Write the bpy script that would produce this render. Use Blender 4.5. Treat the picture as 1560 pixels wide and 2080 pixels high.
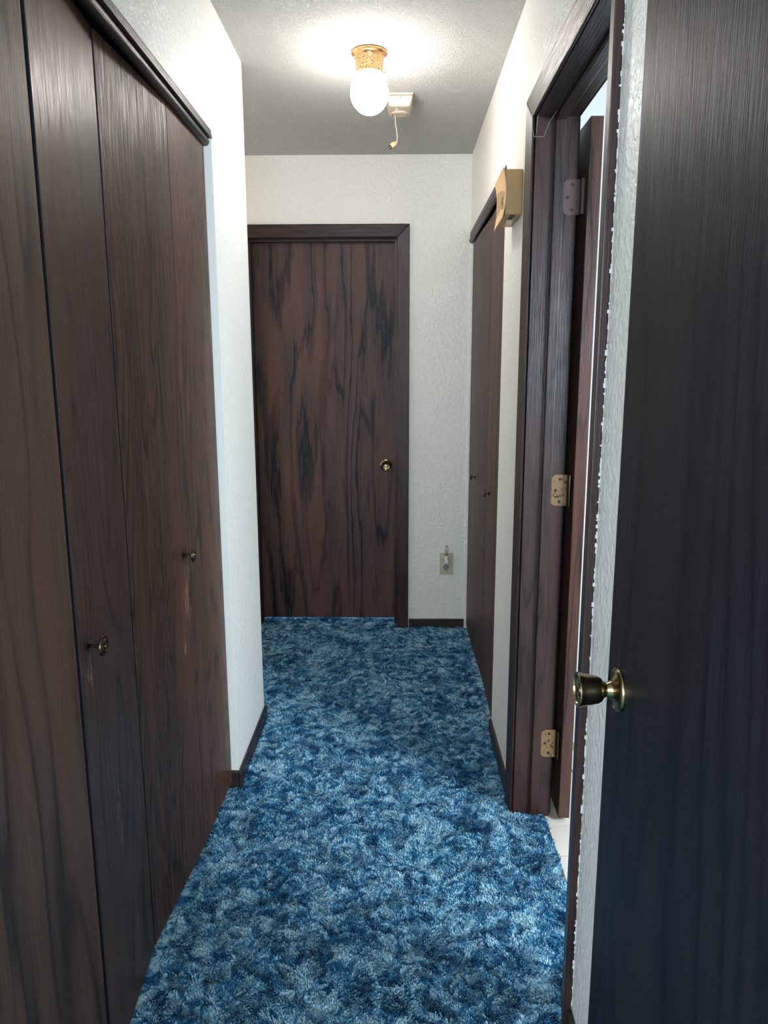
import bpy, bmesh, math, random
import numpy as np
from mathutils import Vector, Matrix
for o in list(bpy.data.objects): bpy.data.objects.remove(o, do_unlink=True)
S = bpy.context.scene
COL = S.collection
random.seed(7)
PI = math.pi

# ------------------------------------------------------------------ camera
F_PX, TH, PS, RO, CH = 1490.6, 0.1887, 0.0164, -0.0023, 1.3885
cd = bpy.data.cameras.new('camera'); cam = bpy.data.objects.new('camera', cd); COL.objects.link(cam)
cd.sensor_fit = 'VERTICAL'; cd.sensor_height = 24; cd.lens = 24 * F_PX / 2080
cd.clip_start = 0.01
_F = Vector((-math.sin(PS) * math.cos(TH), math.cos(PS) * math.cos(TH), -math.sin(TH)))
_R = Vector((math.cos(PS), math.sin(PS), 0)); _U = _R.cross(_F)
_R2 = _R * math.cos(RO) + _U * math.sin(RO); _U2 = _U * math.cos(RO) - _R * math.sin(RO)
m = Matrix((_R2, _U2, -_F)).transposed().to_4x4(); m.translation = Vector((0, 0, CH))
cam.matrix_world = m
S.camera = cam

# ------------------------------------------------------------------ world, lights, exposure
w = bpy.data.worlds.new('world'); S.world = w; w.use_nodes = True
w.node_tree.nodes['Background'].inputs[0].default_value = (0.35, 0.6, 1.0, 1)
w.node_tree.nodes['Background'].inputs[1].default_value = 0.05
def area(name, loc, target, sx, sy, power, col):
    l = bpy.data.lights.new(name, 'AREA'); l.shape = 'RECTANGLE'; l.size = sx; l.size_y = sy
    l.energy = power; l.color = col
    o = bpy.data.objects.new(name, l); COL.objects.link(o); o.location = loc
    o.rotation_euler = (Vector(target) - Vector(loc)).to_track_quat('-Z', 'Y').to_euler()
    return o
BATH_W = 47; BED_W = 72; GLOBE_E = 32.5
area('bathroom_window_daylight', (2.03, 0.55, 1.55), (0.4, 1.8, 0.3), 0.8, 0.8, BATH_W, (0.74, 0.88, 1.0))
area('bedroom_back_fill', (-0.3, -2.6, 1.5), (-0.1, 2, 1.0), 3.2, 1.4, BED_W, (0.72, 0.86, 1.0))  # added fill from behind the camera, no window is built there
area('bedroom_side_fill', (-2.0, -1.3, 1.6), (0.3, 1.3, 1.0), 1.4, 1.3, 85, (0.80, 0.90, 1.0))  # second added fill, aimed at the right wall from an invented side window
area('side_hall_fill', (-1.46, 3.35, 1.55), (0.3, 3.3, 1.55), 0.9, 1.6, 4.2, (1.0, 0.93, 0.84))  # added fill for the end wall and far ceiling, no opening here
area('far_room_window_daylight', (-0.1, 5.4, 1.6), (-0.2, 4.0, 0.0), 0.9, 0.9, 14, (0.45, 0.75, 1.0))
S.view_settings.view_transform = 'Standard'; S.view_settings.look = 'None'
S.view_settings.exposure = 1.1; S.view_settings.gamma = 1.0; S.view_settings.use_curve_mapping = False

# ------------------------------------------------------------------ materials
class NT:
    def __init__(s, name):
        s.m = bpy.data.materials.new(name); s.m.use_nodes = True
        s.t = s.m.node_tree; s.t.nodes.clear()
        s.out = s.t.nodes.new('ShaderNodeOutputMaterial')
        s.b = s.t.nodes.new('ShaderNodeBsdfPrincipled')
        s.t.links.new(s.b.outputs[0], s.out.inputs[0])
    def n(s, kind, **kw):
        x = s.t.nodes.new('ShaderNode' + kind)
        for k, v in kw.items():
            if k.startswith('i_'): 
                key = k[2:]
                x.inputs[int(key) if key.isdigit() else key.replace('_', ' ')].default_value = v
            else: setattr(x, k, v)
        return x
    def l(s, a, b): s.t.links.new(a, b)
    def mix(s, fac, a, b, blend='MIX'):
        x = s.t.nodes.new('ShaderNodeMix'); x.data_type = 'RGBA'; x.blend_type = blend
        for sock, v in ((x.inputs[0], fac), (x.inputs[6], a), (x.inputs[7], b)):
            if hasattr(v, 'is_linked'): s.l(v, sock)
            elif isinstance(v, (tuple, list)): sock.default_value = (*v[:3], 1)
            else: sock.default_value = v
        return x.outputs[2]
    def math(s, op, a, b=None, c=None):
        x = s.t.nodes.new('ShaderNodeMath'); x.operation = op
        for i, v in enumerate((a, b, c)):
            if v is None: continue
            if hasattr(v, 'is_linked'): s.l(v, x.inputs[i])
            else: x.inputs[i].default_value = v
        return x.outputs[0]
    def ramp(s, fac, stops):
        x = s.t.nodes.new('ShaderNodeValToRGB'); e = x.color_ramp.elements
        while len(e) < len(stops): e.new(0.5)
        for el, (p, c) in zip(e, stops):
            el.position = p; el.color = (*c, 1) if len(c) == 3 else c
        s.l(fac, x.inputs[0]); return x.outputs[0]
    def coords(s, scale, offset=(0, 0, 0)):
        tc = s.n('TexCoord'); mp = s.n('Mapping')
        mp.inputs['Scale'].default_value = scale; mp.inputs['Location'].default_value = offset
        s.l(tc.outputs['Object'], mp.inputs[0]); return mp.outputs[0]
    def noise(s, vec, scale, detail=2, rough=.5, dist=0):
        x = s.n('TexNoise'); s.l(vec, x.inputs['Vector'])
        x.inputs['Scale'].default_value = scale; x.inputs['Detail'].default_value = detail
        x.inputs['Roughness'].default_value = rough; x.inputs['Distortion'].default_value = dist
        return x.outputs['Fac']
    def bump(s, h, strength, dist, prev=None):
        x = s.n('Bump'); x.inputs['Strength'].default_value = strength; x.inputs['Distance'].default_value = dist
        s.l(h, x.inputs['Height'])
        if prev is not None: s.l(prev, x.inputs['Normal'])
        return x.outputs[0]

def simple(name, col, rough=.5, metal=0, bump=None):
    t = NT(name); t.b.inputs['Base Color'].default_value = (*col, 1)
    t.b.inputs['Roughness'].default_value = rough; t.b.inputs['Metallic'].default_value = metal
    v = t.coords((1, 1, 1)); f = t.noise(v, 60, 3)
    t.l(t.mix(t.math('MULTIPLY', f, .35), col, tuple(c * .55 for c in col)), t.b.inputs['Base Color'])
    if bump: t.l(t.bump(t.noise(v, bump[0], 2), bump[1], bump[2]), t.b.inputs['Normal'])
    return t.m

def wood(name, axis='Z', seed=0.0, lo=(.010, .0060, .0055), hi=(.105, .052, .036), rings=9.0, wide=2.6,
         streak=.5, rough=.34, bumpy=.25, scratch=None, spec=.30, sharp=.5, jagged=.2, cut=.30):
    """stained oak: contour lines of a stretched noise give the cathedral figure, fine streaks the open grain"""
    t = NT(name)
    def sc(a, l):   # across, along
        return {'Z': (a, a, l), 'X': (l, a, a), 'Y': (a, l, a)}[axis]
    big = t.noise(t.coords(sc(wide, wide * .11), (seed, seed * 1.7, seed * .6)), 1.0, 2.2, .45, .25)
    jag = t.noise(t.coords(sc(42, 5.0), (seed, 0, seed)), 1.0, 2, .6)
    v = t.math('ADD', t.math('MULTIPLY', big, rings), t.math('MULTIPLY', jag, jagged))
    fr = t.math('FRACT', v)
    band = t.ramp(fr, [(0, (0, 0, 0)), (.12, (.55, .55, .55)), (sharp, (1, 1, 1)), (.86, (.75, .75, .75)), (.99, (.05, .05, .05))])
    fine = t.noise(t.coords(sc(420, 7), (seed, 0, 0)), 1.0, 2, .6)
    fine2 = t.noise(t.coords(sc(130, 2.0), (0, seed, 0)), 1.0, 3, .6)
    pores = t.ramp(fine, [(.36, (0, 0, 0)), (.55, (1, 1, 1))])
    tone = t.noise(t.coords(sc(7, .9), (seed, seed, 0)), 1.0, 2)
    f = t.math('MULTIPLY', band, .80)
    f = t.math('ADD', f, t.math('MULTIPLY', fine2, .36))
    f = t.math('ADD', f, t.math('MULTIPLY', tone, .35))
    f = t.math('SUBTRACT', f, cut)
    f = t.math('MULTIPLY', f, t.math('ADD', t.math('MULTIPLY', pores, streak), 1 - streak))
    x = t.n('Clamp'); t.l(f, x.inputs[0])
    col = t.mix(x.outputs[0], lo, hi)
    warm = t.noise(t.coords(sc(11, 1.3), (3 + seed, 0, 9)), 1.0, 1)
    col = t.mix(t.ramp(warm, [(.45, (0, 0, 0)), (.75, (.5, .5, .5))]), col, (hi[0] * 1.15, hi[1] * .82, hi[2] * .72))
    if scratch:                                  # pale worn streaks in the varnish round a knob
        for (a0, z0, da, dz, thr) in scratch:
            tc = t.n('TexCoord'); sp = t.n('SeparateXYZ'); t.l(tc.outputs['Object'], sp.inputs[0])
            dy = t.math('DIVIDE', t.math('SUBTRACT', sp.outputs['Y'], a0), da)
            dzz = t.math('DIVIDE', t.math('SUBTRACT', sp.outputs['Z'], z0), dz)
            r = t.math('SQRT', t.math('ADD', t.math('MULTIPLY', dy, dy), t.math('MULTIPLY', dzz, dzz)))
            inside = t.math('SUBTRACT', 1.0, r)
            sn = t.noise(t.coords((520, 520, 34), (seed, 0, 0)), 1.0, 2, .5)
            s_ = t.math('MULTIPLY_ADD', inside, .22, sn)
            msk = t.ramp(s_, [(thr, (0, 0, 0)), (thr + .035, (1, 1, 1))])
            g = t.math('GREATER_THAN', inside, 0.0)
            col = t.mix(t.math('MULTIPLY', msk, g), col, (.42, .24, .15))
    t.l(col, t.b.inputs['Base Color'])
    t.b.inputs['Specular IOR Level'].default_value = spec
    rr = t.math('ADD', t.math('MULTIPLY', t.math('SUBTRACT', 1.0, fine2), .14), rough - .03)
    t.l(rr, t.b.inputs['Roughness'])
    hgt = t.math('ADD', t.math('MULTIPLY', pores, .7), t.math('MULTIPLY', band, .25))
    t.l(t.bump(hgt, bumpy, .0012), t.b.inputs['Normal'])
    return t.m

def plaster(name, col, amp, scale, dist=.0025, rough=.55, seed=0):
    t = NT(name); v = t.coords((1, 1, 1), (seed, 0, 0))
    a = t.noise(v, scale, 3, .55, .4)
    blob = t.ramp(a, [(.42, (0, 0, 0)), (.60, (1, 1, 1))])
    b = t.noise(v, 2.1, 2)
    t.l(t.mix(t.math('MULTIPLY', b, .25), col, (col[0] * .86, col[1] * .87, col[2] * .84)), t.b.inputs['Base Color'])
    t.b.inputs['Roughness'].default_value = rough
    fine = t.noise(v, scale * 3.3, 2)
    h = t.math('ADD', blob, t.math('MULTIPLY', fine, .35))
    t.l(t.bump(h, amp, dist), t.b.inputs['Normal'])
    return t.m

M = {}
M['wall'] = plaster('wall_paint', (.84, .820, .76), .45, 62, .0030, .42)
M['jamb_white'] = plaster('white_jamb_paint', (.74, .73, .68), .12, 60, .0015, .45)
M['ceiling'] = plaster('popcorn_ceiling', (.74, .73, .69), 1.0, 190, .006, .85, 5)
M['bath_wall'] = plaster('bathroom_paint', (.74, .76, .76), .15, 60)
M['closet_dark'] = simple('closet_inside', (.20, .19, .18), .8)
M['wood_panel_a'] = wood('oak_panel_a', 'Z', 3.1, rings=9, wide=5.5, rough=.38, bumpy=.25, sharp=.35, jagged=.1, hi=(.145, .082, .052), lo=(.022, .015, .013))
M['wood_panel_b'] = wood('oak_panel_b', 'Z', 11.7, rings=16, wide=6, rough=.30, bumpy=.35,
                         scratch=[(1.262, .842, .030, .075, .72), (1.37, .50, .035, .16, .75)])
M['wood_panel_c'] = wood('oak_panel_c', 'Z', 23.9, rings=30, wide=6, rough=.36, bumpy=1.0, streak=.8, hi=(.13, .066, .045),
                         scratch=[(1.90, .79, .045, .15, .71), (1.86, .66, .03, .07, .74)])
M['wood_panel_d'] = wood('oak_panel_d', 'Z', 31.3, rings=30, wide=6, rough=.38, bumpy=.8, streak=.65, hi=(.135, .062, .036))
M['wood_far'] = wood('oak_far_door', 'Z', 47.2, rings=13, wide=3.4, rough=.44, bumpy=.2, hi=(.125, .070, .057), lo=(.002, .003, .007), spec=.30, cut=.47, streak=.35, jagged=.9, sharp=.3)
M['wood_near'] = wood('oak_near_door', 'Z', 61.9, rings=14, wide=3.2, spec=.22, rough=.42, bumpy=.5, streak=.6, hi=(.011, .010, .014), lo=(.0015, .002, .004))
M['wood_z'] = wood('oak_trim_upright', 'Z', 71.3, rings=6, wide=14, rough=.36, spec=.45, bumpy=.3, streak=.55, lo=(.006,.004,.005), hi=(.052, .024, .020))
M['wood_x'] = wood('oak_trim_across', 'X', 77.1, rings=6, wide=14, rough=.38, bumpy=.3, streak=.55, lo=(.006,.004,.005), hi=(.050, .025, .021))
M['wood_y'] = wood('oak_trim_along', 'Y', 83.4, rings=6, wide=14, rough=.36, bumpy=.4, streak=.55, lo=(.004,.004,.005), spec=.5, hi=(.032, .019, .018))
M['wood_right'] = wood('oak_right_closet', 'Z', 92.6, rings=14, wide=6, rough=.42, bumpy=.5, streak=.65, hi=(.095, .058, .048))
M['wood_right_b'] = wood('oak_right_closet_b', 'Z', 131.6, rings=20, wide=9, rough=.42, bumpy=.5, streak=.65, hi=(.12, .062, .046))
M['edge_shade'] = simple('edge_shade', (.006, .007, .010), .6)
M['wood_bath'] = wood('oak_bathroom_door', 'Z', 99.6, rings=8, wide=9, rough=.36, bumpy=.25, streak=.5, hi=(.10, .048, .037))
M['antique'] = simple('antique_brass', (.30, .235, .125), .21, 1)
M['antique_dark'] = simple('dark_brass', (.12, .085, .05), .30, 1)
M['brass'] = simple('polished_brass', (.72, .40, .19), .25, 1)
M['beige'] = simple('beige_plastic', (.46, .28, .115), .45)
M['beige_lit'] = simple('beige_cover_lamplit', (.86, .54, .26), .45)  # same beige as the case, brightened: the globe's light is in the colour
M['cream'] = simple('cream_plastic', (.66, .54, .41), .42)
M['cream2'] = simple('yellowed_plastic', (.56, .36, .17), .42)
M['almond'] = simple('almond_plastic', (.56, .50, .36), .4)
M['grey_plastic'] = simple('grey_plastic', (.28, .29, .30), .4)
M['white_plastic'] = simple('white_plastic', (.78, .78, .74), .3)
M['black'] = simple('black_slot', (.008, .008, .010), .6)
M['steel'] = simple('steel', (.45, .45, .45), .3, 1)
M['paint_crumb'] = simple('paint_crumb', (.72, .73, .70), .6)
M['web'] = simple('cobweb_thread', (.45, .45, .45), .6)

def hammered(name, col):
    t = NT(name); v = t.coords((1, 1, 1)); t.b.inputs['Metallic'].default_value = 1
    t.b.inputs['Roughness'].default_value = .28
    f = t.noise(v, 330, 3, .6); spk = t.ramp(f, [(.40, (0, 0, 0)), (.50, (1, 1, 1))])
    t.l(t.mix(spk, (.16, .07, .03), col), t.b.inputs['Base Color'])
    t.l(t.bump(f, .8, .002), t.b.inputs['Normal']); return t.m
M['brass_worn'] = hammered('speckled_brass', (.88, .52, .26))
def patina(name):
    t = NT(name); v = t.coords((1, 1, 1)); t.b.inputs['Metallic'].default_value = .75
    t.b.inputs['Roughness'].default_value = .38
    f = t.noise(v, 95, 4, .6); spk = t.ramp(f, [(.36, (0, 0, 0)), (.44, (1, 1, 1))])
    t.l(t.mix(spk, (.05, .03, .02), (.30, .19, .10)), t.b.inputs['Base Color']); return t.m
M['hinge'] = patina('worn_hinge_brass')
M['hinge_dull'] = simple('painted_hinge', (.085, .045, .04), .5)
t = NT('glass_globe_lit'); t.b.inputs['Base Color'].default_value = (.9, .9, .9, 1)
t.b.inputs['Emission Color'].default_value = (1.0, .965, .91, 1); t.b.inputs['Emission Strength'].default_value = GLOBE_E
t.b.inputs['Roughness'].default_value = .2; M['globe'] = t.m
t = NT('clear_glass'); t.b.inputs['Transmission Weight'].default_value = 1; t.b.inputs['Roughness'].default_value = .03
t.b.inputs['IOR'].default_value = 1.45; M['glass'] = t.m
t = NT('window_pane'); t.b.inputs['Transmission Weight'].default_value = 1; t.b.inputs['Roughness'].default_value = .0
t.b.inputs['IOR'].default_value = 1.0; M['pane'] = t.m

def carpet_mat(name, fibre):
    t = NT(name)
    v = t.coords((1, 1, 1))
    warp = t.n('TexNoise'); t.l(v, warp.inputs['Vector']); warp.inputs['Scale'].default_value = 15; warp.inputs['Detail'].default_value = 2
    vm = t.n('VectorMath', operation='MULTIPLY_ADD'); t.l(warp.outputs['Color'], vm.inputs[0])
    vm.inputs[1].default_value = (.10, .10, 0); t.l(v, vm.inputs[2])
    a = t.noise(vm.outputs[0], 30, 3, .62, 1.2)
    b = t.noise(v, 7, 3, .5)
    c = t.noise(v, 260, 2, .6)
    # curly light worms: ridges of the warped noise
    r = t.math('ABSOLUTE', t.math('SUBTRACT', t.noise(vm.outputs[0], 19, 2.5, .6, .9), .5))
    worm = t.ramp(r, [(0, (1, 1, 1)), (.10, (0, 0, 0))])
    f = t.math('ADD', t.math('MULTIPLY', a, 1.0), t.math('MULTIPLY', worm, .13))
    f = t.math('ADD', f, t.math('MULTIPLY', t.math('SUBTRACT', b, .5), .30))
    f = t.math('ADD', f, t.math('MULTIPLY', t.math('SUBTRACT', c, .5), .40))
    col = t.ramp(f, [(.37, (.006, .062, .160)), (.49, (.030, .165, .310)), (.57, (.12, .33, .49)), (.68, (.42, .63, .72))])
    t.l(col, t.b.inputs['Base Color'])
    t.b.inputs['Roughness'].default_value = .9; t.b.inputs['Specular IOR Level'].default_value = .12
    t.b.inputs['Sheen Weight'].default_value = .08; t.b.inputs['Sheen Roughness'].default_value = .5
    if not fibre: t.l(t.bump(t.noise(v, 240, 3), .7, .004), t.b.inputs['Normal'])
    return t.m
M['carpet'] = carpet_mat('carpet_backing', False); M['pile'] = carpet_mat('carpet_fibre', True)
def vinyl():
    t = NT('cream_vinyl'); v = t.coords((1, 1, 1))
    n_ = t.noise(v, 9, 4, .6)
    t.l(t.mix(n_, (.80, .72, .62), (.62, .54, .45)), t.b.inputs['Base Color'])
    t.b.inputs['Roughness'].default_value = .35; return t.m
M['vinyl'] = vinyl(); M['grout'] = simple('vinyl_joint', (.42, .36, .30), .6)

# ------------------------------------------------------------------ mesh helpers
class MB:
    def __init__(s): s.v = []; s.f = []; s.mi = []
    def box(s, x0, x1, y0, y1, z0, z1, mi=0):
        x0, x1 = sorted((x0, x1)); y0, y1 = sorted((y0, y1)); z0, z1 = sorted((z0, z1))
        b = len(s.v)
        s.v += [(x0, y0, z0), (x1, y0, z0), (x1, y1, z0), (x0, y1, z0), (x0, y0, z1), (x1, y0, z1), (x1, y1, z1), (x0, y1, z1)]
        for f in ((0, 3, 2, 1), (4, 5, 6, 7), (0, 1, 5, 4), (1, 2, 6, 5), (2, 3, 7, 6), (3, 0, 4, 7)):
            s.f.append(tuple(b + i for i in f)); s.mi.append(mi)
        return s
    def prism(s, pts, axis, a0, a1, mi=0):
        """pts: 2-D outline; axis: 'X','Y','Z' extrusion axis; the outline is in the two other axes in order"""
        b = len(s.v); n = len(pts)
        for a in (a0, a1):
            for (p, q) in pts:
                s.v.append({'X': (a, p, q), 'Y': (p, a, q), 'Z': (p, q, a)}[axis])
        for i in range(n):
            j = (i + 1) % n; s.f.append((b + i, b + j, b + n + j, b + n + i)); s.mi.append(mi)
        s.f.append(tuple(b + i for i in reversed(range(n)))); s.mi.append(mi)
        s.f.append(tuple(b + n + i for i in range(n))); s.mi.append(mi)
        return s
    def mitre(s, verts8, mi=0):
        b = len(s.v); s.v += verts8
        for f in ((0, 3, 2, 1), (4, 5, 6, 7), (0, 1, 5, 4), (1, 2, 6, 5), (2, 3, 7, 6), (3, 0, 4, 7)):
            s.f.append(tuple(b + i for i in f)); s.mi.append(mi)
        return s
    def lathe(s, prof, c, d, seg=40, mi=0, sx=1.0):
        """prof: list of (radius, distance along d); c: start point; d: direction"""
        d = Vector(d).normalized(); up = Vector((0, 0, 1)) if abs(d.z) < .9 else Vector((1, 0, 0))
        u = d.cross(up).normalized(); v_ = d.cross(u).normalized(); c = Vector(c); b = len(s.v)
        for (r, h) in prof:
            for k in range(seg):
                a = 2 * PI * k / seg
                s.v.append(tuple(c + d * h + u * (r * math.cos(a) * sx) + v_ * (r * math.sin(a))))
        for i in range(len(prof) - 1):
            for k in range(seg):
                k2 = (k + 1) % seg
                s.f.append((b + i * seg + k, b + i * seg + k2, b + (i + 1) * seg + k2, b + (i + 1) * seg + k)); s.mi.append(mi)
        s.f.append(tuple(b + k for k in reversed(range(seg)))); s.mi.append(mi)
        e = b + (len(prof) - 1) * seg
        s.f.append(tuple(e + k for k in range(seg))); s.mi.append(mi)
        return s
    def tube(s, pts, r, seg=8, mi=0):
        pts = [Vector(p) for p in pts]; b = len(s.v)
        for i, p in enumerate(pts):
            d = (pts[min(i + 1, len(pts) - 1)] - pts[max(i - 1, 0)]).normalized()
            up = Vector((0, 0, 1)) if abs(d.z) < .9 else Vector((1, 0, 0))
            u = d.cross(up).normalized(); v_ = d.cross(u).normalized()
            for k in range(seg):
                a = 2 * PI * k / seg; s.v.append(tuple(p + u * r * math.cos(a) + v_ * r * math.sin(a)))
        for i in range(len(pts) - 1):
            for k in range(seg):
                k2 = (k + 1) % seg
                s.f.append((b + i * seg + k, b + i * seg + k2, b + (i + 1) * seg + k2, b + (i + 1) * seg + k)); s.mi.append(mi)
        s.f.append(tuple(b + k for k in reversed(range(seg)))); s.mi.append(mi)
        e = b + (len(pts) - 1) * seg; s.f.append(tuple(e + k for k in range(seg))); s.mi.append(mi)
        return s
    def build(s, name, mats, parent=None, smooth=False, bevel=0):
        me = bpy.data.meshes.new(name); me.from_pydata(s.v, [], s.f)
        mats = mats if isinstance(mats, (list, tuple)) else [mats]
        for m_ in mats: me.materials.append(M[m_] if isinstance(m_, str) else m_)
        for p, i in zip(me.polygons, s.mi): p.material_index = i
        bm = bmesh.new(); bm.from_mesh(me); bmesh.ops.recalc_face_normals(bm, faces=bm.faces)
        if smooth:
            for f in bm.faces: f.smooth = True
            for e in bm.edges:
                if len(e.link_faces) == 2 and e.calc_face_angle(0) > math.radians(38): e.smooth = False
        bm.to_mesh(me); bm.free(); me.update()
        o = bpy.data.objects.new(name, me); COL.objects.link(o)
        if parent is not None:
            o.parent = parent; o.location = -world_loc(parent)
        if bevel:
            bv = o.modifiers.new('bevel', 'BEVEL'); bv.width = bevel; bv.segments = 2; bv.limit_method = 'ANGLE'; bv.angle_limit = math.radians(40)
            bv.harden_normals = False
        return o
def world_loc(o):
    p = Vector(o.location)
    while o.parent is not None:
        o = o.parent; p += Vector(o.location)
    return p
def tag(o, label=None, cat=None, group=None, kind=None):
    if label: o['label'] = label
    if cat: o['category'] = cat
    if group: o['group'] = group
    if kind: o['kind'] = kind
    return o
def empty(name, loc, label, cat, group=None, kind=None):
    o = bpy.data.objects.new(name, None); COL.objects.link(o); o.location = loc; o.empty_display_size = .05
    return tag(o, label, cat, group, kind)
def plab(o, label): o['label'] = label; return o

# ------------------------------------------------------------------ room dimensions (m)
XL, XR = -.535, .375          # hall side walls
YF, H = 3.88, 2.44            # end wall, ceiling
YC = 2.773                    # corner where the left wall stops
LC0, LC1 = .70, 2.285         # left closet opening along Y
RC0, RC1 = 2.675, 3.876       # right closet opening
BD0, BD1 = 1.405, 2.136       # bathroom doorway (clear opening between jambs)
BX = .49                      # bathroom side of the right wall
LZ = 2.075                    # left closet opening height
RZ = 2.04
DZ = 2.06                     # door heads
FD0, FD1 = -.757, .006        # far door opening

# ------------------------------------------------------------------ structure
def wall(name, boxes, mat='wall', label=None):
    b = MB()
    for x in boxes: b.box(*x)
    o = b.build(name, mat); tag(o, label, None, None, 'structure'); return o
fl = wall('floor', [(-2.2, 2.3, -3.0, 6.0, -.10, -.022)], 'closet_dark', 'subfloor running under the carpet and the bathroom vinyl')
wall('ceiling', [(-2.2, 2.3, -3.0, 6.0, H, H + .1)], 'ceiling', 'white popcorn textured hallway ceiling')
o = wall('wall_left', [(-.64, XL, LC1, YC, -.02, H), (-.64, XL, LC0, LC1, LZ, H), (-.64, XL, .10, LC0, -.02, H),
     (-1.5, -.64, YC - .10, YC, -.02, H)], 'wall', 'white textured left hall wall around the long closet')
wall('wall_right', [(XR, BX, BD1 + .02, RC0, -.02, H), (XR, BX, RC0, RC1, RZ + .03, H), (XR, BX, RC1, YF, -.02, H),
     (XR, BX, BD0 - .02, BD1 + .02, DZ + .02, H), (XR, BX, .10, BD0 - .02, -.02, H)], 'wall', 'white textured right hall wall with bathroom doorway and closet')
wall('wall_far', [(-1.5, FD0 - .02, YF, YF + .115, -.02, H), (FD0 - .02, FD1 + .02, YF, YF + .115, DZ + .015, H), (FD1 + .02, BX, YF, YF + .115, -.02, H)],
     'wall', 'white end wall of the hallway around the flush door')
wall('wall_alcove', [(-1.6, -1.5, YC - .10, YF + .115, -.02, H)], 'wall', 'side wall of the hall turning left beyond the closet')
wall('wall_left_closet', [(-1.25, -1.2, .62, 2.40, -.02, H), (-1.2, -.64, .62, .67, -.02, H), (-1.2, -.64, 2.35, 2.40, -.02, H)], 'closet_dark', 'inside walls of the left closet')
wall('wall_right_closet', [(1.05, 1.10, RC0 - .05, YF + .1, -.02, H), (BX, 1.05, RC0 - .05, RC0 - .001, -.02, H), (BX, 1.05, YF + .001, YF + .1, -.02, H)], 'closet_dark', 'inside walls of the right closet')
# bathroom shell
wall('wall_bathroom', [(2.1, 2.2, -.1, .1, -.02, H), (2.1, 2.2, 1.0, RC0 - .05, -.02, H), (2.1, 2.2, .1, 1.0, -.02, 1.1), (2.1, 2.2, .1, 1.0, 2.0, H), (BX, 2.2, -.2, -.1, -.02, H),
     (BX, 2.2, RC0 - .055, RC0 - .05, -.02, H)], 'bath_wall', 'pale bathroom walls seen through the doorway')
# bedroom behind the camera
wall('wall_bedroom', [(-2.2, -1.0, .0, .10, -.02, H), (-2.2, -2.1, -3, 0, -.02, H), (2.1, 2.2, -3, -.2, -.02, H), (-2.2, 2.2, -3, -2.9, -.02, H),
     (.375 + .45, 2.2, -.2, -.1, -.02, H), (-1.0, -.64, .0, .10, -.02, H)], 'wall', 'walls of the room behind the camera')
# room beyond the far door
wall('wall_far_room', [(-1.6, 1.2, 5.8, 5.9, -.02, H), (-1.7, -1.6, YF + .115, 5.9, -.02, H), (1.1, 1.2, YF + .115, 5.9, -.02, H)], 'wall', 'walls of the room behind the closed far door')
# bathroom window
wn = empty('window_1', (2.15, .55, 1.1), 'bathroom window beside the doorway light', None, None, 'structure')
b = MB(); b.box(2.12, 2.17, .10, .14, 1.1, 2.0).box(2.12, 2.17, .96, 1.0, 1.1, 2.0).box(2.12, 2.17, .14, .96, 1.1, 1.14).box(2.12, 2.17, .14, .96, 1.96, 2.0)
b.build('window_frame', 'wood_z', wn)

# vinyl floor of the bathroom: single tiles with recessed joints
vin = MB().box(.474, 2.1, -.1, RC0 - .055, -.021, -.014).build('floor_bathroom', 'grout'); tag(vin, 'cream vinyl bathroom floor beyond the carpet edge', None, None, 'structure')
tile_me = None
for i in range(5):
    for j in range(10):
        x0 = .476 + i * .153; y0 = 1.02 + j * .153
        if tile_me is None:
            tb = MB().prism([(.002, .002), (.151, .002), (.151, .151), (.002, .151)], 'Z', 0, .0035)
            to = tb.build('tile', 'vinyl', vin, bevel=.0008); tile_me = to
            to.location = (x0, y0, -.0141)
        else:
            c = tile_me.copy(); COL.objects.link(c); c.parent = vin; c.location = (x0, y0, -.0141)

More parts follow.
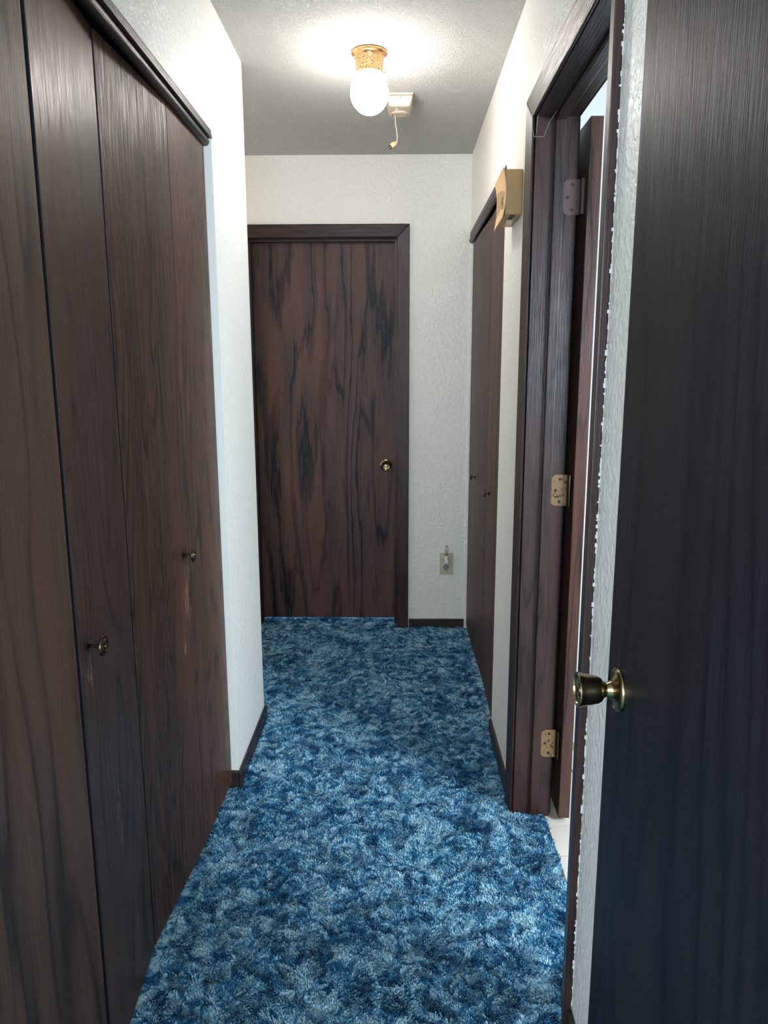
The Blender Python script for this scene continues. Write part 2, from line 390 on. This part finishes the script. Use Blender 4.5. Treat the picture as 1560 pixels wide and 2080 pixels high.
# ------------------------------------------------------------------ carpet
CB = [(XL - .10, XR, .10, YF), (-1.5, XL - .10, YC, YF), (XR, .472, BD0, BD1), (XR, .44, RC0 + .001, RC1), (FD0, FD1, YF, 4.06)]
o_ = MB().box(-1.0, 1.0, -2.8, .10, -.021, -.006).build('floor_bedroom', 'carpet'); tag(o_, 'blue carpet of the room behind the camera', None, None, 'structure')
o_ = MB().box(-1.5, 1.0, 4.06, 5.8, -.021, -.006).build('floor_far_room', 'carpet'); tag(o_, 'blue carpet of the room behind the closed far door', None, None, 'structure')
rng = np.random.default_rng(3)
def blades(regions, dens, hgt, wid):
    P = []
    for (x0, x1, y0, y1) in regions:
        n = int((x1 - x0) * (y1 - y0) * dens)
        P.append(np.column_stack([rng.uniform(x0, x1, n), rng.uniform(y0, y1, n)]))
    P = np.vstack(P); n = len(P)
    # swirling lean of the pile: sum of a few sine waves gives combed clumps
    x, y = P[:, 0], P[:, 1]
    ang = np.zeros(n); amp = np.zeros(n); hh = np.zeros(n)
    for k in range(9):
        fr = rng.uniform(14, 70); d = rng.uniform(0, 2 * PI); ph = rng.uniform(0, 2 * PI)
        sgn = np.sin(fr * (x * math.cos(d) + y * math.sin(d)) + ph)
        ang += 1.1 * sgn
        d2 = rng.uniform(0, 2 * PI); hh += np.sin(fr * 1.3 * (x * math.cos(d2) + y * math.sin(d2)) + ph * 2)
    ang += rng.normal(0, .5, n); hh = hh / 3
    h = hgt * (1 + .22 * hh + rng.uniform(-.25, .25, n)); h = np.clip(h, hgt * .45, hgt * 1.6)
    lean = h * rng.uniform(.25, .95, n)
    wa = rng.uniform(0, PI, n); wx, wy = np.cos(wa) * wid * .5, np.sin(wa) * wid * .5
    z0 = -.010
    V = np.empty((n, 4, 3))
    tx, ty = np.cos(ang) * lean, np.sin(ang) * lean
    V[:, 0] = np.column_stack([x - wx, y - wy, np.full(n, z0)])
    V[:, 1] = np.column_stack([x + wx, y + wy, np.full(n, z0)])
    V[:, 2] = np.column_stack([x + tx + wx * .8, y + ty + wy * .8, z0 + h])
    V[:, 3] = np.column_stack([x + tx - wx * .8, y + ty - wy * .8, z0 + h])
    B = MB()
    for (bx0, bx1, by0, by1) in CB: B.box(bx0, bx1, by0, by1, -.021, -.006)
    bv = np.array(B.v); nb = len(B.f)
    Q = np.array([[B.v[i] for i in f] for f in B.f])
    V = np.concatenate([V, Q]); n = len(V)
    me = bpy.data.meshes.new('carpet'); me.vertices.add(n * 4); me.vertices.foreach_set('co', V.reshape(-1))
    me.loops.add(n * 4); me.loops.foreach_set('vertex_index', np.arange(n * 4, dtype=np.int32))
    me.polygons.add(n); me.polygons.foreach_set('loop_start', np.arange(0, n * 4, 4, dtype=np.int32))
    me.materials.append(M['pile']); me.materials.append(M['carpet'])
    mi = np.zeros(n, dtype=np.int32); mi[-nb:] = 1
    me.polygons.foreach_set('material_index', mi)
    me.update(calc_edges=True)
    o_ = bpy.data.objects.new('carpet', me); COL.objects.link(o_)
    return tag(o_, 'blue and pale grey mottled plush carpet covering the hallway floor', 'carpet', None, 'stuff')
blades([(XL - .025, XR - .008, .95, YC), (-1.0, XR - .008, YC, YF - .008), (XR - .008, .470, BD0 + .02, BD1 - .004), (FD0, FD1, YF - .008, 4.02)], 185000, .0125, .0026)

# ------------------------------------------------------------------ baseboards
def bboard(name, boxes, mat, label):
    b = MB()
    for x in boxes: b.box(*x)
    o_ = b.build(name, mat, bevel=.003); tag(o_, label, None, None, 'structure'); return o_
BH = .056
bboard('baseboard_left', [(XL, XL + .011, LC1 - .011, YC + .011, -.008, BH), (XL - .035, XL, LC1 - .011, LC1, -.008, BH), (-1.4, XL, YC, YC + .011, -.008, BH)], 'wood_y', 'dark wood baseboard wrapping the left wall end')
bboard('baseboard_far', [(FD1 + .066, XR, YF - .011, YF, -.008, BH - .008)], 'wood_x', 'short dark baseboard on the end wall under the outlet')
bboard('baseboard_right', [(XR - .011, XR, BD1 + .066, RC0, -.008, BH)], 'wood_y', 'dark baseboard between right closet and bathroom doorway')
bboard('baseboard_right_near', [(XR - .011, XR, .12, BD0 - .066, -.008, BH)], 'wood_y', 'dark baseboard right of the bathroom doorway, beside the open door')

# ------------------------------------------------------------------ far door (door_1)
d1 = empty('door_1', (-.37, YF, 0), 'closed dark stained flush oak door in the end wall of the hallway', 'door', None, 'structure')
CW, CT = .062, .015           # casing width, thickness
def casing_set(parent, axis, a0, a1, face, out, zt, w_=CW, t_=CT):
    """two legs and a head, mitred; axis 'X': opening runs along X on plane y=face; axis 'Y': along Y on plane x=face. out: sign of the room side"""
    p0, p1 = face, face + out * t_
    pi_ = face + out * t_ * .5
    def P(a, d, z): return (a, d, z) if axis == 'X' else (d, a, z)
    for (i, o_) in ((a0, a0 - w_), (a1, a1 + w_)):
        vs = [P(i, p0, -.008), P(o_, p0, -.008), P(o_, p1, -.008), P(i, pi_, -.008),
              P(i, p0, zt), P(o_, p0, zt + w_), P(o_, p1, zt + w_), P(i, pi_, zt)]
        MB().mitre(vs).build('casing', 'wood_z', parent, bevel=.003)
    vs = [P(a0, p0, zt), P(a1, p0, zt), P(a1, pi_, zt), P(a0, pi_, zt),
          P(a0 - w_, p0, zt + w_), P(a1 + w_, p0, zt + w_), P(a1 + w_, p1, zt + w_), P(a0 - w_, p1, zt + w_)]
    MB().mitre(vs).build('head_casing', 'wood_x' if axis == 'X' else 'wood_y', parent, bevel=.003)
casing_set(d1, 'X', FD0, FD1, YF, -1, 2.053)
# jambs and stop
MB().box(FD0 - .018, FD0 + .002, YF + .001, YF + .116, -.01, DZ + .01).build('jamb', 'wood_z', d1)
MB().box(FD1 - .002, FD1 + .018, YF + .001, YF + .116, -.01, DZ + .01).build('jamb', 'wood_z', d1)
MB().box(FD0 + .002, FD1 - .002, YF + .001, YF + .116, DZ - .008, DZ + .012).build('head_jamb', 'wood_x', d1)
MB().box(FD1 - .013, FD1 - .002, YF + .040, YF + .077, -.005, DZ - .008).box(FD0 + .002, FD0 + .013, YF + .040, YF + .077, -.005, DZ - .008)\
    .box(FD0 + .013, FD1 - .013, YF + .040, YF + .077, DZ - .019, DZ - .008).build('door_stop', 'wood_z', d1)
MB().box(FD0 + .005, FD1 - .005, YF + .079, YF + .114, .026, DZ - .012).build('door_leaf', 'wood_far', d1, bevel=.001)
def knob_round(parent, c, d, s=1.0):
    """classic door knob with a round rose and a dished face"""
    k = MB().lathe([(0.0, 0), (.031, 0), (.032, .002), (.031, .005), (.026, .008), (.016, .010), (.011, .012), (.010, .024), (.015, .028),
                    (.024, .036), (.0262, .046), (.0250, .054), (.0215, .058), (.0195, .0565), (.011, .054), (.008, .054), (.0075, .058), (.003, .0585), (0, .0585)], c, d, 36)
    return k.build('door_knob', 'antique', parent, smooth=True)
knob_round(d1, (-.054, YF + .079, .892), (0, -1, 0))
MB().lathe([(0, 0), (.005, 0), (.005, .088), (0, .088)], (FD0 + .006, YF + .076, .135), (0, 0, 1), 14).build('hinge', 'hinge', d1, smooth=True)
MB().lathe([(0, 0), (.005, 0), (.005, .088), (0, .088)], (FD0 + .006, YF + .076, 1.75), (0, 0, 1), 14).build('hinge', 'hinge', d1, smooth=True)

# ------------------------------------------------------------------ left closet bifold doors
def panel(parent, a, b_, z0, z1, mat, t_=.028, side=-1):
    """upright slab between plan points a and b_; it grows to the side away from the hall"""
    a = Vector(a); b_ = Vector(b_); n = Vector((side, 0)) * t_
    g = (b_ - a).normalized() * .0015
    a2, b2 = a + g, b_ - g
    pts = [(a2.x, a2.y), (b2.x, b2.y), (b2.x + n.x, b2.y), (a2.x + n.x, a2.y)]
    mb = MB().prism(pts, 'Z', z0, z1)
    mb.mi[1] = mb.mi[3] = 1                      # the two narrow edges are near-black, joint shade painted into their colour
    return mb.build('panel', [mat, 'edge_shade'], parent, bevel=.0012)
def bifold_knob(parent, c, d, r=.0195, stem=.022, mat='antique_dark'):
    k = MB().lathe([(0, 0), (.0085, 0), (.0088, .0012), (.007, .003), (.0030, .0045), (.0030, stem), (.010, stem + .001), (r * .93, stem + .003), (r, stem + .005),
                    (r * .96, stem + .0075), (r * .72, stem + .0075), (r * .60, stem + .0105), (r * .46, stem + .0105), (r * .38, stem + .0085),
                    (r * .26, stem + .0085), (r * .22, stem + .0115), (0, stem + .012)], c, d, 32)
    return k.build('knob', mat, parent, smooth=True)
JP = [(-.572, LC0 + .004), (-.560, 1.215), (-.584, 1.545), (-.562, 1.935), (-.558, LC1 - .006)]
d4 = empty('door_4', (-.58, 1.21, 0), 'nearer pair of dark oak bifold closet doors on the left, reflecting the lamp at its top', 'closet door', 'left closet bifold doors', 'structure')
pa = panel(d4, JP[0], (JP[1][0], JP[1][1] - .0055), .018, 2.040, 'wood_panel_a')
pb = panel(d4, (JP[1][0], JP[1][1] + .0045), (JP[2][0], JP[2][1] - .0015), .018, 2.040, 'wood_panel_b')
bifold_knob(pb, (-.5632, 1.268, .896), (1, 0, 0))
d5 = empty('door_5', (-.58, 1.95, 0), 'farther pair of dark oak bifold closet doors on the left, scratched below its knob', 'closet door', 'left closet bifold doors', 'structure')
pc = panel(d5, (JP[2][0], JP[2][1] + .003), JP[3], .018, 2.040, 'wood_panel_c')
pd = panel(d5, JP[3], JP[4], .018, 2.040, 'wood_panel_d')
bifold_knob(pc, (-.5644, 1.885, .912), (1, 0, 0))
# head trim of the left closet: flat strip and rounded moulding
tr = MB(); tr.box(-.640, XL - .001, LC0, LC1 - .001, LZ - .013, LZ)
tr.box(-.560, XL + .002, LC0, LC1 - .002, LZ - .022, LZ - .012)
th = tr.build('trim_1', 'wood_y'); tag(th, 'dark wood head trim along the top of the left closet', None, None, 'structure')
prof = [(-.5535 + .0125 * math.cos(a), LZ - .030 + .0125 * math.sin(a)) for a in [2 * PI * k / 20 for k in range(20)]]
MB().prism(prof, 'Y', LC0, LC1 - .001).build('moulding', 'wood_y', th, smooth=True)
# white jamb return face of the opening (painted smooth)
wj = MB().box(-.600, XL - .0005, LC1 - .0035, LC1 - .0005, BH + .002, LZ - .02).build('trim_2', 'jamb_white'); tag(wj, 'smooth white painted return at the end of the left closet opening', None, None, 'structure')

# ------------------------------------------------------------------ right closet bifold doors
Xp = XR + .013
d6 = empty('door_6', (Xp, 3.57, 0), 'farther pair of dark bifold closet doors on the right, touching the end wall', 'closet door', 'right closet bifold doors', 'structure')
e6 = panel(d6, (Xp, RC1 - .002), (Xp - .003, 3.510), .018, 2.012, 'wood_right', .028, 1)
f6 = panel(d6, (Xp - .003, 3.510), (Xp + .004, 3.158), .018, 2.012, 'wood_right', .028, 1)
bifold_knob(e6, (Xp - .0025, 3.545, .885), (-1, 0, 0), .0165, .015)
d7 = empty('door_7', (Xp, 2.97, 0), 'nearer pair of dark bifold closet doors on the right, below the chime box', 'closet door', 'right closet bifold doors', 'structure')
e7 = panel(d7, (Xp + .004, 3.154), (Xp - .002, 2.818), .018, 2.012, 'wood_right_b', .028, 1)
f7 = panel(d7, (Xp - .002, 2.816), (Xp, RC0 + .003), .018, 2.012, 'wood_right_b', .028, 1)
bifold_knob(e7, (Xp - .0005, 3.020, .890), (-1, 0, 0), .0165, .015)
tr = MB(); tr.box(XR + .001, .47, RC0, RC1, RZ + .012, RZ + .029); tr.box(XR - .003, XR + .022, RC0 - .01, YF - .001, RZ + .010, RZ + .034)
th2 = tr.build('trim_3', 'wood_y'); tag(th2, 'dark head trim above the right closet doors', None, None, 'structure')
prof = [(XR + .004 + .012 * math.cos(a), RZ - .006 + .013 * math.sin(a)) for a in [2 * PI * k / 20 for k in range(20)]]
MB().prism(prof, 'Y', RC0, RC1).build('moulding', 'wood_y', th2, smooth=True)

# ------------------------------------------------------------------ bathroom doorway (door_2)
d2 = empty('door_2', (.43, BD1, 0), 'reddish brown bathroom door swung open behind its hinged jamb on the right', 'door', None, 'structure')
casing_set(d2, 'Y', BD0 - .006, BD1 + .006, XR, -1, DZ, .058, .017)
casing_set(d2, 'Y', BD0 - .006, BD1 + .006, BX, 1, DZ, .058, .012)
MB().box(XR + .001, BX - .001, BD1, BD1 + .019, -.018, DZ + .01).build('jamb', 'wood_z', d2)
MB().box(XR + .001, BX - .001, BD0 - .019, BD0, -.018, DZ + .01).build('jamb', 'wood_z', d2)
MB().box(XR + .001, BX - .001, BD0, BD1, DZ - .001, DZ + .019).build('head_jamb', 'wood_y', d2)
sx0, sx1 = .427, .455
MB().box(sx0, sx1, BD1 - .012, BD1, -.015, DZ - .001).build('door_stop', 'wood_z', d2, bevel=.003)
MB().box(sx0, sx1, BD0, BD0 + .012, -.015, DZ - .001).build('door_stop', 'wood_z', d2, bevel=.003)
MB().box(sx0, sx1, BD0 + .012, BD1 - .012, DZ - .013, DZ - .001).build('door_stop', 'wood_y', d2, bevel=.003)
LX0, LX1 = .5135, .5480
lf = MB().box(LX0, LX1, 2.102, 2.59, .004, 2.050).build('door_leaf', 'wood_bath', d2, bevel=.0015)
for hz in (1.855, 1.046, .242):
    hg = MB()
    # plate on the jamb with rounded outer corners, knuckle, plate on the leaf
    x0, x1, z0, z1, r = .456, .5005, hz - .046, hz + .046, .013
    out = [(x1, z0)] + [(x1, z1)] + [(x0 + r - r * math.sin(a), z1 - r + r * math.cos(a)) for a in [PI / 2 * k / 5 for k in range(6)]] + \
          [(x0 + r - r * math.cos(a), z0 + r - r * math.sin(a)) for a in [PI / 2 * k / 5 for k in range(6)]]
    hg.prism(out, 'Y', BD1 - .0022, BD1 + .0005)
    hgo = hg.build('hinge', 'hinge' if hz < 1.5 else 'hinge_dull', d2)
    if hz > 1.5: plab(hgo, 'dull painted upper hinge')
    MB().lathe([(0, 0), (.0058, 0), (.0062, .002), (.0062, .090), (.0058, .092), (0, .092)], (.5065, BD1 - .012, hz - .046), (0, 0, 1), 16).build('knuckle', 'antique_dark' if hz < 1.5 else 'hinge_dull', hgo, smooth=True)
    for (sx, sz) in ((.480, .033), (.468, .0), (.480, -.033)):
        MB().lathe([(0, 0), (.0042, 0), (.0042, .0009), (.0016, .0009), (.0012, .0003), (0, .0003)], (sx, BD1 - .0022, hz + sz), (0, -1, 0), 14).build('screw', 'black', hgo)
# ragged paint line along the near casing edge
pe = MB(); z = .06
while z < 2.0:
    dz_ = random.uniform(.002, .010); dep = random.choice([.0004, .0006, .001, .0015, .0022, .0035])
    if random.random() < .8:
        pe.box(XR - dep, XR + .0005, BD0 - .0647, BD0 - .0635, z, z + dz_)
    z += dz_
plab(pe.build('paint_edge', 'paint_crumb', d2), 'ragged white paint line on the casing edge')

# ------------------------------------------------------------------ near open door (door_3)
d3 = empty('door_3', (.35, .36, 0), 'near dark door with a brass knob standing open against the right wall', 'door', None, 'structure')
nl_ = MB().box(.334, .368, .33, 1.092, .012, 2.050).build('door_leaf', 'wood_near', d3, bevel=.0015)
kc = (.334, 1.033, .921)
MB().lathe([(0, 0), (.0325, 0), (.0330, .0025), (.0320, .0050), (.0285, .0075), (.0265, .0065), (.0200, .0080), (.0160, .0105), (0, .0105)], kc, (-1, 0, 0), 64).build('rose', 'antique', d3, smooth=True)
kb = MB().lathe([(0, .010), (.0130, .010), (.0138, .013), (.0120, .0165), (.0105, .020), (.0125, .024), (.0175, .0275), (.0205, .033), (.0225, .042), (.0240, .052), (.0252, .058),
                 (.0262, .0600), (.0265, .0618), (.0255, .0635), (.0225, .0630), (.0215, .0605), (.0120, .0590), (.0095, .0590), (.0090, .0615), (.0070, .0622), (0, .0622)], kc, (-1, 0, 0), 64)
kbo = kb.build('door_knob', 'antique', d3, smooth=True)
MB().box(kc[0] - .0650, kc[0] - .0620, kc[1] - .0012, kc[1] + .0012, kc[2] - .005, kc[2] + .005).build('lock_button', 'antique_dark', kbo)

# ------------------------------------------------------------------ ceiling light
gx, gy = -.090, 2.700
cl = empty('ceiling_light', (gx, gy, H), 'lit white glass globe light with a speckled brass base on the ceiling', 'ceiling light')
MB().lathe([(0, 0), (.058, 0), (.0605, .003), (.0605, .007), (.057, .011), (.051, .0145), (.0495, .018), (.0492, .020), (0, .020)], (gx, gy, H), (0, 0, -1), 56).build('canopy', 'brass', cl, smooth=True)
MB().lathe([(0, .019), (.0488, .019), (.0470, .030), (.0455, .044), (.0450, .058), (.0465, .063), (.0455, .067), (0, .067)], (gx, gy, H), (0, 0, -1), 56).build('shade_holder', 'brass_worn', cl, smooth=True)
gp = [(0, 0)]
gr, gz = .0645, H - .126
gp = [(gr * math.sin(a) * 1.0, -gr * math.cos(a) * (1.06 if a < PI / 2 else 1.0)) for a in [PI * k / 30 for k in range(0, 26)]]
gp[0] = (0, gp[0][1])
MB().lathe(gp, (gx, gy, gz), (0, 0, 1), 56).build('glass_globe', 'globe', cl, smooth=True)
for k in range(3):
    a = 2 * PI * k / 3 + 2.4
    MB().lathe([(0, 0), (.0035, 0), (.0035, .010), (0, .011)], (gx + .046 * math.cos(a), gy + .046 * math.sin(a), H - .058), (math.cos(a), math.sin(a), 0), 12).build('thumb_screw', 'brass', cl)

# ------------------------------------------------------------------ smoke detector
sdx, sdy = .014, 3.135
sd = empty('smoke_detector', (sdx, sdy, H), 'cream smoke alarm on the ceiling with a dangling cord and plug', 'smoke detector')
def frustum(x, y, z0, z1, wx0, wy0, wx1, wy1, name, mat, parent, bev):
    vs = [(x - wx0, y - wy0, z0), (x + wx0, y - wy0, z0), (x + wx0, y + wy0, z0), (x - wx0, y + wy0, z0),
          (x - wx1, y - wy1, z1), (x + wx1, y - wy1, z1), (x + wx1, y + wy1, z1), (x - wx1, y + wy1, z1)]
    return MB().mitre(vs).build(name, mat, parent, bevel=bev)
frustum(sdx, sdy, H - .009, H, .052, .077, .052, .077, 'base_plate', 'cream', sd, .004)
bd = frustum(sdx, sdy, H - .046, H - .0095, .040, .062, .051, .076, 'body', 'cream', sd, .007)
MB().lathe([(0, 0), (.0052, 0), (.0052, .002), (0, .002)], (sdx - .012, sdy - .030, H - .046), (0, 0, -1), 14).build('status_light', 'white_plastic', bd)
MB().lathe([(0, -.003), (.034, -.003), (.034, .0030), (.031, .0050), (.031, .0015), (.0275, .0015), (.0275, .0055), (.024, .0062), (.010, .0045), (0, .0045)], (sdx, sdy + .020, H - .046), (0, 0, -1), 40).build('sounder', 'cream', sd, smooth=True)
for a0 in (-.55, PI - .55):
    arc = [(sdx + .0305 * math.cos(a0 + k * .11), sdy + .020 + .0305 * math.sin(a0 + k * .11), H - .0482) for k in range(11)]
    MB().tube(arc, .0013, 6).build('grille_slot', 'black', sd)
MB().box(sdx - .0006, sdx + .0006, sdy - .0722, sdy - .070, H - .032, H - .017).build('seam', 'black', sd)
MB().lathe([(0, 0), (.0022, 0), (.0022, .002), (0, .002)], (sdx + .002, sdy - .0755, H - .016), (0, -1, -.25), 12).build('screw', 'antique_dark', sd)
cx0 = -.004; cy0 = 3.168
pts = [(cx0, cy0, H - .048), (cx0 + .001, cy0, H - .075), (cx0 + .006, cy0, H - .105), (cx0 + .009, cy0, H - .130), (cx0 + .006, cy0, H - .150)]
MB().tube(pts, .0021, 10).build('cord', 'cream', sd, smooth=True)
pg = MB(); pc_ = Vector((cx0 + .006, cy0, H - .148)); dr = Vector((-.82, 0, -.57)).normalized(); sd_ = Vector((-.57, 0, .82))
# wedge-shaped plug body
def quad_loop(c, hw, hd):
    return [tuple(c + sd_ * a * hw + Vector((0, b2 * hd, 0))) for a, b2 in ((-1, -1), (1, -1), (1, 1), (-1, 1))]
secs = [(0, .0035, .004), (.008, .0085, .007), (.020, .0095, .008), (.026, .0085, .007)]
for h_, hw, hd in secs: pg.v += quad_loop(pc_ + dr * h_, hw, hd)
for i in range(3):
    for k in range(4):
        k2 = (k + 1) % 4; pg.f.append((i * 4 + k, i * 4 + k2, i * 4 + 4 + k2, i * 4 + 4 + k)); pg.mi.append(0)
pg.f += [(3, 2, 1, 0), (12, 13, 14, 15)]; pg.mi += [0, 0]
pgo = pg.build('plug', 'cream2', sd, bevel=.0015)
for s_ in (-1, 1):
    a = pc_ + dr * .025 + sd_ * .0045 * s_; bb = a + dr * .013
    MB().tube([a, bb], .0017, 6).build('prong', 'antique_dark', pgo)

# ------------------------------------------------------------------ door chime box
ch = empty('door_chime', (XR, 2.42, 1.91), 'beige plastic door chime box with a bowed cover on the right wall', 'door chime')
cy_0, cy_1, cz0, cz1 = 2.318, 2.515, 1.848, 1.975
MB().box(XR - .051, XR - .0005, cy_0, cy_1, cz0, cz1).build('case', 'beige', ch, bevel=.002)
# bowed cover plate: curved in height, near edge stands proud
cv = MB(); N = 14; K = 6
def cover_x(v, u): return XR - .050 - .004 * (1 - (2 * v - 1) ** 2) * .3 - (.010 * (2 * v - 1) ** 2 if True else 0) + .003 * u
for layer in (0, 1):
    for i in range(N + 1):
        v = i / N; z = cz0 - .010 + v * (cz1 - cz0 + .014)
        for j in range(K + 1):
            u = j / K; y = (cy_0 - .001) + u * (cy_1 - cy_0 + .010) + .010 * (1 - (2 * v - 1) ** 2) * (1 - u) * 0
            cv.v.append((cover_x(v, u) + layer * .0025, y, z))
R_ = (N + 1) * (K + 1)
for layer in (0, 1):
    for i in range(N):
        for j in range(K):
            a = layer * R_ + i * (K + 1) + j; cv.f.append((a, a + 1, a + K + 2, a + K + 1)); cv.mi.append(0)
def edge(a, b2): cv.f.append((a, b2, b2 + R_, a + R_)); cv.mi.append(0)
for i in range(N): edge(i * (K + 1), (i + 1) * (K + 1)); edge(i * (K + 1) + K, (i + 1) * (K + 1) + K)
for j in range(K): edge(j, j + 1); edge(N * (K + 1) + j, N * (K + 1) + j + 1)
cvo = cv.build('cover', 'beige_lit', ch, smooth=True)
# embossed bell-shaped outline on the cover's lower near part
ex = XR - .0535
loop = [(2.338, 1.872), (2.338, 1.890), (2.346, 1.902), (2.358, 1.902), (2.366, 1.890), (2.366, 1.872), (2.338, 1.872)]
MB().tube([(ex - .0008, y, z) for y, z in loop], .0007, 6).build('emblem', 'antique_dark', cvo)
MB().tube([(ex - .0008, 2.348, 1.879), (ex - .0008, 2.352, 1.890), (ex - .0008, 2.358, 1.886)], .0006, 6).build('emblem', 'antique_dark', cvo)
MB().box(XR - .034, XR - .018, 2.326, 2.350, cz0 - .0012, cz0 + .0005).build('vent_slot', 'black', ch)
MB().box(XR - .034, XR - .018, 2.362, 2.386, cz0 - .0012, cz0 + .0005).build('vent_slot', 'black', ch)
MB().box(XR - .036, XR - .018, 2.396, 2.425, cz0 - .012, cz0 + .0005).build('latch_tab', 'cream', ch, bevel=.001)

# ------------------------------------------------------------------ outlet and night light
ox, oz = .274, .363
ol = empty('wall_outlet', (ox, YF, oz), 'almond duplex outlet plate low on the end wall beside the far door', 'outlet')
MB().box(ox - .036, ox + .036, YF - .006, YF - .0002, oz - .060, oz + .060).build('cover_plate', 'almond', ol, bevel=.0025)
for s_ in (-1, 1):
    rc = MB().lathe([(0, 0), (.0168, 0), (.0168, .0015), (0, .0015)], (ox, YF - .006, oz + s_ * .020), (0, -1, 0), 28, sx=1.0).build('receptacle', 'grey_plastic', ol)
    if s_ < 0:
        for q in (-1, 1): MB().box(ox + q * .006 - .0016, ox + q * .006 + .0016, YF - .0083, YF - .0074, oz - .020, oz - .012).build('slot', 'black', rc)
        MB().lathe([(0, 0), (.0028, 0), (.0028, .0008), (0, .0008)], (ox, YF - .0075, oz - .029), (0, -1, 0), 12).build('slot', 'black', rc)
MB().lathe([(0, 0), (.003, 0), (.003, .001), (0, .001)], (ox, YF - .006, oz), (0, -1, 0), 12).build('screw', 'steel', ol)
ng = empty('night_light', (ox, YF - .02, oz + .02), 'small night light with a clear candle bulb plugged into the outlet', 'night light')
MB().box(ox - .011, ox + .011, YF - .034, YF - .0076, oz + .006, oz + .030).build('plug_body', 'white_plastic', ng, bevel=.003)
MB().lathe([(0, 0), (.0100, 0), (.0105, .004), (.0090, .012), (.0075, .016), (0, .016)], (ox, YF - .022, oz + .0302), (0, 0, 1), 24).build('socket', 'white_plastic', ng, smooth=True)
MB().lathe([(0, 0), (.006, 0), (.0085, .008), (.0105, .020), (.0100, .034), (.0070, .048), (.0030, .058), (0, .060)], (ox, YF - .022, oz + .0464), (0, 0, 1), 28).build('bulb', 'glass', ng, smooth=True)
MB().tube([(ox, YF - .022, oz + .047), (ox, YF - .022, oz + .080)], .0018, 8).build('filament_stem', 'white_plastic', ng)

# ------------------------------------------------------------------ cobweb at the doorway corner
cw = MB()
cy = BD1 - .0005
cw.tube([(XR - .016, cy - .03, DZ - .004), (XR - .012, cy - .01, DZ - .030), (XR - .004, cy - .004, DZ - .052)], .0004, 5)
cw.tube([(XR - .004, cy - .004, DZ - .052), (XR + .022, cy - .004, DZ - .052)], .0004, 5)
cw.tube([(XR + .022, cy - .004, DZ - .052), (XR + .032, cy - .02, DZ - .020), (XR + .045, cy - .05, DZ - .003)], .0004, 5)
cw.tube([(XR + .002, cy - .02, DZ - .003), (XR + .000, cy - .006, DZ - .048)], .0004, 5)
tag(cw.build('cobweb', 'web'), 'thin grey cobweb threads in the top corner of the bathroom doorway', 'cobweb')
